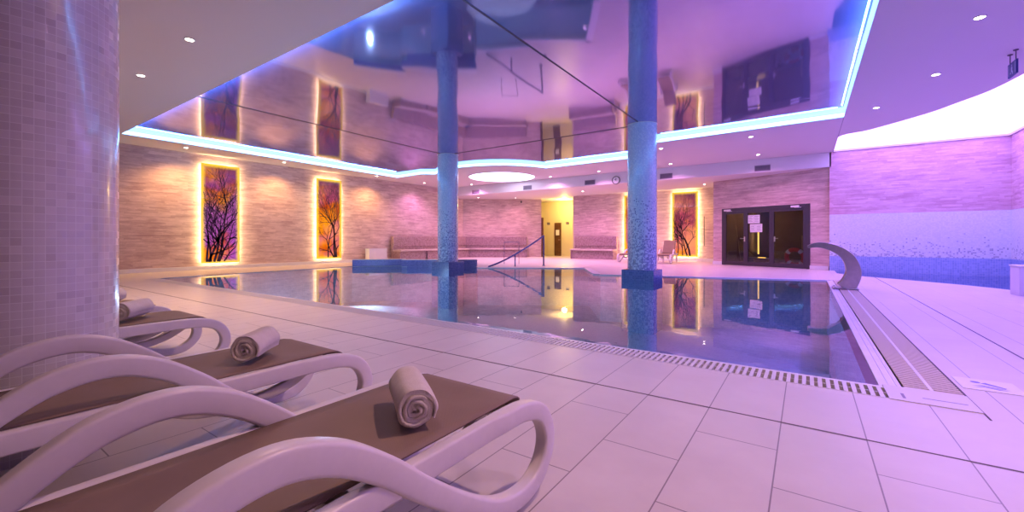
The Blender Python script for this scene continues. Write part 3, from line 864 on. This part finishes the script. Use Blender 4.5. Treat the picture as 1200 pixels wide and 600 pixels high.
DL_ = [(-6.88, 2.25, ZC, 270, WARM, 'downlight over the near deck, nearer the ceiling recess corner strip'),
       (-9.04, 2.28, ZC, 270, WARM, 'downlight over the near deck, beside the big pale column top'),
       (1.74, 7.52, ZC, 290, VIO, 'downlight on the violet ceiling nearest the hanging sign, highest up'),
       (1.75, 9.71, ZC, 290, VIO, 'middle one of three downlights on the violet ceiling'),
       (1.18, 11.45, ZC, 290, VIO, 'downlight on the violet ceiling nearest the cove corner'),
       (-15.05, 4.83, ZC, 250, ROSE, 'downlight washing the left wall before the first tree panel'),
       (-15.05, 7.7, ZC, 250, ROSE, 'downlight washing the left wall between the two tree panels'),
       (-15.05, 11.6, ZC, 250, ROSE, 'downlight washing the left wall past the second tree panel'),
       (-15.0, 14.3, ZC, 170, MAG, 'downlight above the near end of the long tiled bench'),
       (-13.5, 16.0, ZC, 190, MAG, 'downlight left of the large round ceiling light'),
       (-9.07, 16.0, ZC, 190, MAG, 'downlight right of the large round ceiling light'),
       (-6.76, 15.8, ZC, 190, MAG, 'downlight above the clock'),
       (-4.0, 15.74, ZC, 190, MAG, 'downlight above the fourth air vent, farther from the pool'),
       (-1.27, 15.6, ZC, 190, MAG, 'downlight directly above the vent over the dark doors'),
       (-3.56, 12.93, ZC, 120, MAG, 'downlight beside the cove right of the pool column'),
       (-1.2, 12.8, ZC, 120, MAG, 'downlight beside the cove above the dark glass doors'),
       (-9.0, 19.06, ZS, 260, MAG, 'downlight in the lower ceiling over the short tiled bench'),
       (-3.6, 19.7, ZS, 110, ROSE, 'downlight in the lower ceiling over the orange tree panel'),
       (-15.2, 18.6, ZS, 80, (1., .38, .60), 'downlight in the lower ceiling over the long bench corner'),
       (-13.55, 19.9, ZS, 75, (1., .38, .60), 'downlight in the lower ceiling beside the black camera')]
for x, y, z, P, colr, lb_ in DL_:
    if z == ZC: x, y = x * 1.048, y * 1.048
    downlight(x, y, z, lb_)
    spot(x, y, z, P, colr, 140 if x < -15 else 150 if y > 4 else 110)
# added fill spots without fittings: carry the rows on, brighten near deck and far walls
for x, y, z, P, colr in ((-4.9, 2.8, ZC, 150, NEAR), (.3, 2.35, ZC, 230, NEAR), (2.5, 2.4, ZC, 150, (.85, .50, .85)), (1.9, 5.4, ZC, 200, VIO), (3.6, 5.4, ZC, 180, VIO),
                      (-12.5, .6, ZC, 100, WARM), (-6.4, 18.8, ZS, 200, MAG), (-12.9, 18.2, ZS, 230, MAG)):
    spot(x, y, z, P, colr, 150)
# LED line lights in the recess, washing the edge of the glossy ceiling
def ledline(a, b, P):
    A, B = Vector((*a, ZC + .012)), Vector((*b, ZC + .012)); d = (B - A); L = d.length; d.normalize()
    l = bpy.data.lights.new('cove_led_line', 'AREA'); l.shape = 'RECTANGLE'; l.size = L; l.size_y = .03; l.energy = P * L; l.color = (.10, .34, 1.)
    o = bpy.data.objects.new('cove_led_line', l); COL.objects.link(o)
    inw = Vector((-d.y, d.x, 0)); n = (inw + Vector((0, 0, .75))).normalized()     # emits inwards and up
    zx = d; zz = -n; zy = zz.cross(zx)
    o.matrix_world = Matrix(((zx.x, zy.x, zz.x, 0), (zx.y, zy.y, zz.y, 0), (zx.z, zy.z, zz.z, 0), (0, 0, 0, 1)))
    o.location = (A + B) / 2 + inw * .03
ledline((-15.0, 3.41), (.70, 3.34), 9)
ledline((.70, 3.5), (.70, 12.4), 9)
ledline((.6, 12.52), (-3.5, 12.69), 3.5)
ledline((-5.1, 14.6), (-8.8, 14.7), 5)
ledline((-15.4, 12.9), (-15.1, 3.5), 5)
# corridor lamps
pl = bpy.data.lights.new('corridor_lamp', 'POINT'); pl.energy = 170; pl.color = (1., .66, .16); pl.shadow_soft_size = .15
o = bpy.data.objects.new('corridor_lamp', pl); COL.objects.link(o); o.location = (-11.7, 22.3, 3.1)
pl = bpy.data.lights.new('inner_room_lamp', 'POINT'); pl.energy = 8; pl.color = (1., .62, .3); pl.shadow_soft_size = .1
o = bpy.data.objects.new('inner_room_lamp', pl); COL.objects.link(o); o.location = DM @ Vector((D0 + 2.6, 1.6, 2.3))
# underwater lamps of the pool, set in its side walls
for x, y, ax, ay in ((-13.7, 6.6, 1, 0), (-12.9, 9.6, .6, -.8), (-11.0, 4.0, 0, 1), (-7.5, 4.0, 0, 1), (-4.0, 4.0, 0, 1)):
    o = spot(x, y, -.5, 280, (.46, .68, 1.), 140, (ax, ay, -.5), .03); o.name = o.data.name = 'underwater_lamp'

# ------------------------------------------------------------------ sun loungers
def make_lounger(label, loc, rz, tilt=0.):
    t = thing('sun_lounger', label, 'sun lounger', loc, rz, 'white sun loungers with taupe fabric')
    rail_ = [(-.62, .367), (-.3, .368), (.2, .368), (.8, .368), (1.18, .368), (1.34, .358), (1.445, .315), (1.495, .225), (1.475, .135), (1.39, .068), (1.26, .060),
             (1.12, .105), (.97, .200), (.82, .315), (.69, .425), (.56, .510), (.43, .548), (.29, .528), (.17, .462), (.06, .372)]
    P = smoothpath(rail_, 6); n = len(P)
    hs, ws = [], []
    for i in range(n):
        k = i / (n - 1) * (len(rail_) - 1)
        hs.append(.072 if k < 4 else .070 if k < 8 else .066 + .010 * min(1, max(0, (k - 11) / 4)) if k < 17 else .076 - .012 * (k - 17) / 2)
        ws.append(.042 if k < 4 else .056)
    for s in (-1, 1):
        MB().ribbon(P, hs, ws, s * .287).build('side_frame', M['plastic'], t, smooth=50)
    # seat fabric, falling over the foot bar
    def sling(prof, half):
        m = MB(); nx = 10; vs = []
        for (y, z, sagk, inset) in prof:
            for i in range(nx + 1):
                u = i / nx * 2 - 1; vs.append((u * (half - inset), y, z - sagk * (1 - u * u)))
        np_ = len(prof)
        m.add(vs, [(j * (nx + 1) + i, j * (nx + 1) + i + 1, (j + 1) * (nx + 1) + i + 1, (j + 1) * (nx + 1) + i) for j in range(np_ - 1) for i in range(nx)])
        return m
    pr = [(.075 + k * .08, .402, .010, 0) for k in range(15)] + [(1.25, .402, .006, .0), (1.30, .400, .003, .004), (1.34, .392, .0, .010), (1.37, .375, 0, .02), (1.382, .35, 0, .03), (1.378, .325, 0, .035)]
    pr = [(y + (.018 if y > 1.2 else 0), z + .005, a_, b_) for y, z, a_, b_ in pr]
    so = sling(pr, .255).build('seat', M['fabric'], t, smooth=60)
    md = so.modifiers.new('thick', 'SOLIDIFY'); md.thickness = .006
    bpv = bpy.data.objects.new('backrest', None)
    # backrest: fabric, its own frame
    pr = [(-.70, .39, 0, .05), (-.685, .40, .002, .02), (-.64, .404, .004, 0)] + [(-.58 + k * .08, .404, .010, 0) for k in range(8)] + [(.055, .402, .01, 0)]
    m = sling([(y, z + .004, a_, b_) for y, z, a_, b_ in pr], .25)
    R = Matrix.Translation((0, .06, .385)) @ Matrix.Rotation(-tilt, 4, 'X') @ Matrix.Translation((0, -.06, -.385))
    m.v = [tuple(R @ Vector(q)) for q in m.v]
    bo = m.build('backrest', M['fabric'], t, smooth=60); md = bo.modifiers.new('thick', 'SOLIDIFY'); md.thickness = .008
    bf = MB(); pts = [(-.245, .05, .385), (-.245, -.62, .385), (-.2, -.69, .38), (.2, -.69, .38), (.245, -.62, .385), (.245, .05, .385)]
    bf.tube([R @ Vector(q) for q in pts], .014, 8)
    bf.build('backrest_frame', M['plastic'], bo, smooth=50)
    for s in (-1, 1):
        m = MB().lathe([(.006, -.03), (.024, -.026), (.031, -.01), (.031, .012), (.02, .024), (.004, .028)], 16)
        m.v = [tuple(Matrix.Translation((s * .287, .055, .44)) @ Vector(q)) for q in m.v]
        m.build('hinge_knob', M['knob'], t, smooth=60)
        lp_ = smoothpath([(-.26, .35), (-.33, .24), (-.38, .12), (-.40, .0)], 5)
        MB().ribbon(lp_, [.09 - .03 * i / (len(lp_) - 1) for i in range(len(lp_))], [.05] * len(lp_), s * .287).build('leg', M['plastic'], t, smooth=50)
    for y, z in ((1.31, .345), (.62, .345), (-.28, .335)):
        MB().box((-.265, y - .035, z - .018), (.265, y + .035, z + .018)).build('crossbar', M['plastic'], t, bevel=.01)
    cr = smoothpath([(1.28, .335), (1.15, .26), (.98, .225), (.75, .24), (.55, .33)], 5)
    for xs_ in (-.13, .13): MB().ribbon(cr, [.05] * len(cr), [.03] * len(cr), xs_).build('under_brace', M['plastic'], t, smooth=50)
    return t
L1 = make_lounger('white sun lounger closest to the viewer, with the largest towel roll on its taupe fabric', (-1.16, 0, 0), 0)
dup(L1, (-2.33, 0, 0), 0, 'white sun lounger between the closest lounger and the pale column, one towel roll')
dup(L1, (-4.13, 0, 0), 0, 'white sun lounger just beyond the pale column, towel roll next to the column')
dup(L1, (-5.27, 0, 0), 0, 'white sun lounger second beyond the pale column, mostly hidden, farthest of the near row')
LF = make_lounger('white sun lounger with raised taupe back on the far deck before the orange tree panel', (-5.0, 19.35, 0), math.radians(186), math.radians(50))
dup(LF, (-6.42, 19.3, 0), math.radians(178), 'white sun lounger on the far deck almost hidden behind the pool column')

# ------------------------------------------------------------------ towel rolls
def towel(label, a, b, r, first=[None]):
    A, B = Vector(a), Vector(b)
    ang = math.atan2(B.y - A.y, B.x - A.x); c = (A + B) / 2
    if first[0] is not None:
        o = first[0].copy(); COL.objects.link(o); o.location = (c.x, c.y, .405); o.rotation_euler = (0, 0, ang); s = r / .07; o.scale = ((B - A).length / .27, s, s); tag(o, label, 'towel', 'rolled towels on the loungers'); return o
    L = .27; turns = 3.6; n = 170; th = .070 / 3.75
    m = MB(); sec = []
    for i in range(n + 1):
        k = i / n; a_ = -.13 + 2 * PI * turns * k
        rc = .004 + (.070 - .004 - th * .5) * k
        sec.append((rc - th * .46 * (1 if k < .985 else .6), rc + th * .46 * (1 if k < .985 else .6), a_))
    rngt = random.Random(4); ys = [-.5, -.492, -.47, -.3, -.1, .1, .3, .47, .492, .5]
    vs = []
    for j, yy in enumerate(ys):
        sh = 1.0 if 1 < j < 8 else (.985 if j in (1, 8) else .955)
        for (ri, ro, a_) in sec:
            wob = .0018 * math.sin(3 * a_ + yy * 5) + .0012 * math.sin(7 * a_)
            flat_ = 1.0
            for q, rad in enumerate((ri, ro)):
                rr = rad + wob; mid = (ri + ro) / 2
                rr = mid + (rr - mid) * (1 if 1 < j < 8 else .8 if j in (1, 8) else .45)
                y_, z_ = rr * math.cos(a_), rr * math.sin(a_)
                z_ = max(z_, -.064)
                ex = .004 * math.sin(a_ * 1.3) if j in (0, 9) else 0
                vs.append((yy * L + ex, y_, z_ + .066))
    N = 2 * (n + 1)
    fs = []
    for j in range(len(ys) - 1):
        for i in range(n):
            a0, a1 = j * N + i * 2, j * N + (i + 1) * 2; b0, b1 = a0 + N, a1 + N
            fs.append((a0, a1, b1, b0)); fs.append((a0 + 1, b0 + 1, b1 + 1, a1 + 1))
        fs.append((j * N, j * N + N, j * N + N + 1, j * N + 1)); e = j * N + 2 * n; fs.append((e, e + 1, e + N + 1, e + N))
    for i in range(n):
        fs.append((i * 2, i * 2 + 1, i * 2 + 3, i * 2 + 2)); q = (len(ys) - 1) * N + i * 2; fs.append((q, q + 2, q + 3, q + 1))
    o = m.add(vs, fs).build('rolled_towel', M['towel'], smooth=70)
    o.location = (c.x, c.y, .405); o.rotation_euler = (0, 0, ang)
    first[0] = o
    return tag(o, label, 'towel', 'rolled towels on the loungers')
towel('cream rolled towel on the lounger closest to the viewer', (-.995, .915, 0), (-1.215, 1.065, 0), .077)
towel('cream rolled towel on the lounger next to the closest one, before the pale column', (-2.20, .935, 0), (-2.37, 1.12, 0), .073)
towel('rolled towel on the first lounger beyond the pale column', (-4.06, .90, 0), (-4.28, 1.10, 0), .075)
towel('rolled towel half hidden by the pale column, on the farthest near lounger', (-5.22, 1.0, 0), (-5.41, 1.2, 0), .075)

# ------------------------------------------------------------------ world, camera, view
w = bpy.data.worlds.new('world'); sc.world = w; w.use_nodes = True
w.node_tree.nodes['Background'].inputs[0].default_value = (.02, .015, .03, 1)
F, HY = 498., 281.
cam = bpy.data.cameras.new('camera'); co = bpy.data.objects.new('camera', cam); COL.objects.link(co)
cam.sensor_width = 36.; cam.lens = F / 1200 * 36; cam.shift_y = (HY - 300) / 1200; cam.clip_start = .02; cam.clip_end = 200
co.location = (0, 0, 1.0); co.rotation_euler = (PI / 2, 0, math.atan2(345, F))
sc.camera = co
sc.view_settings.view_transform = 'Standard'; sc.view_settings.look = 'None'
sc.view_settings.gamma = 1.; sc.view_settings.exposure = .1; sc.view_settings.use_curve_mapping = False
try:
    cy = sc.cycles
    cy.use_denoising = True; cy.denoiser = 'OPENIMAGEDENOISE'
    cy.max_bounces = 10; cy.diffuse_bounces = 2; cy.glossy_bounces = 5; cy.transparent_max_bounces = 12
    cy.sample_clamp_indirect = 6.; cy.caustics_reflective = False; cy.caustics_refractive = False
except Exception:
    pass
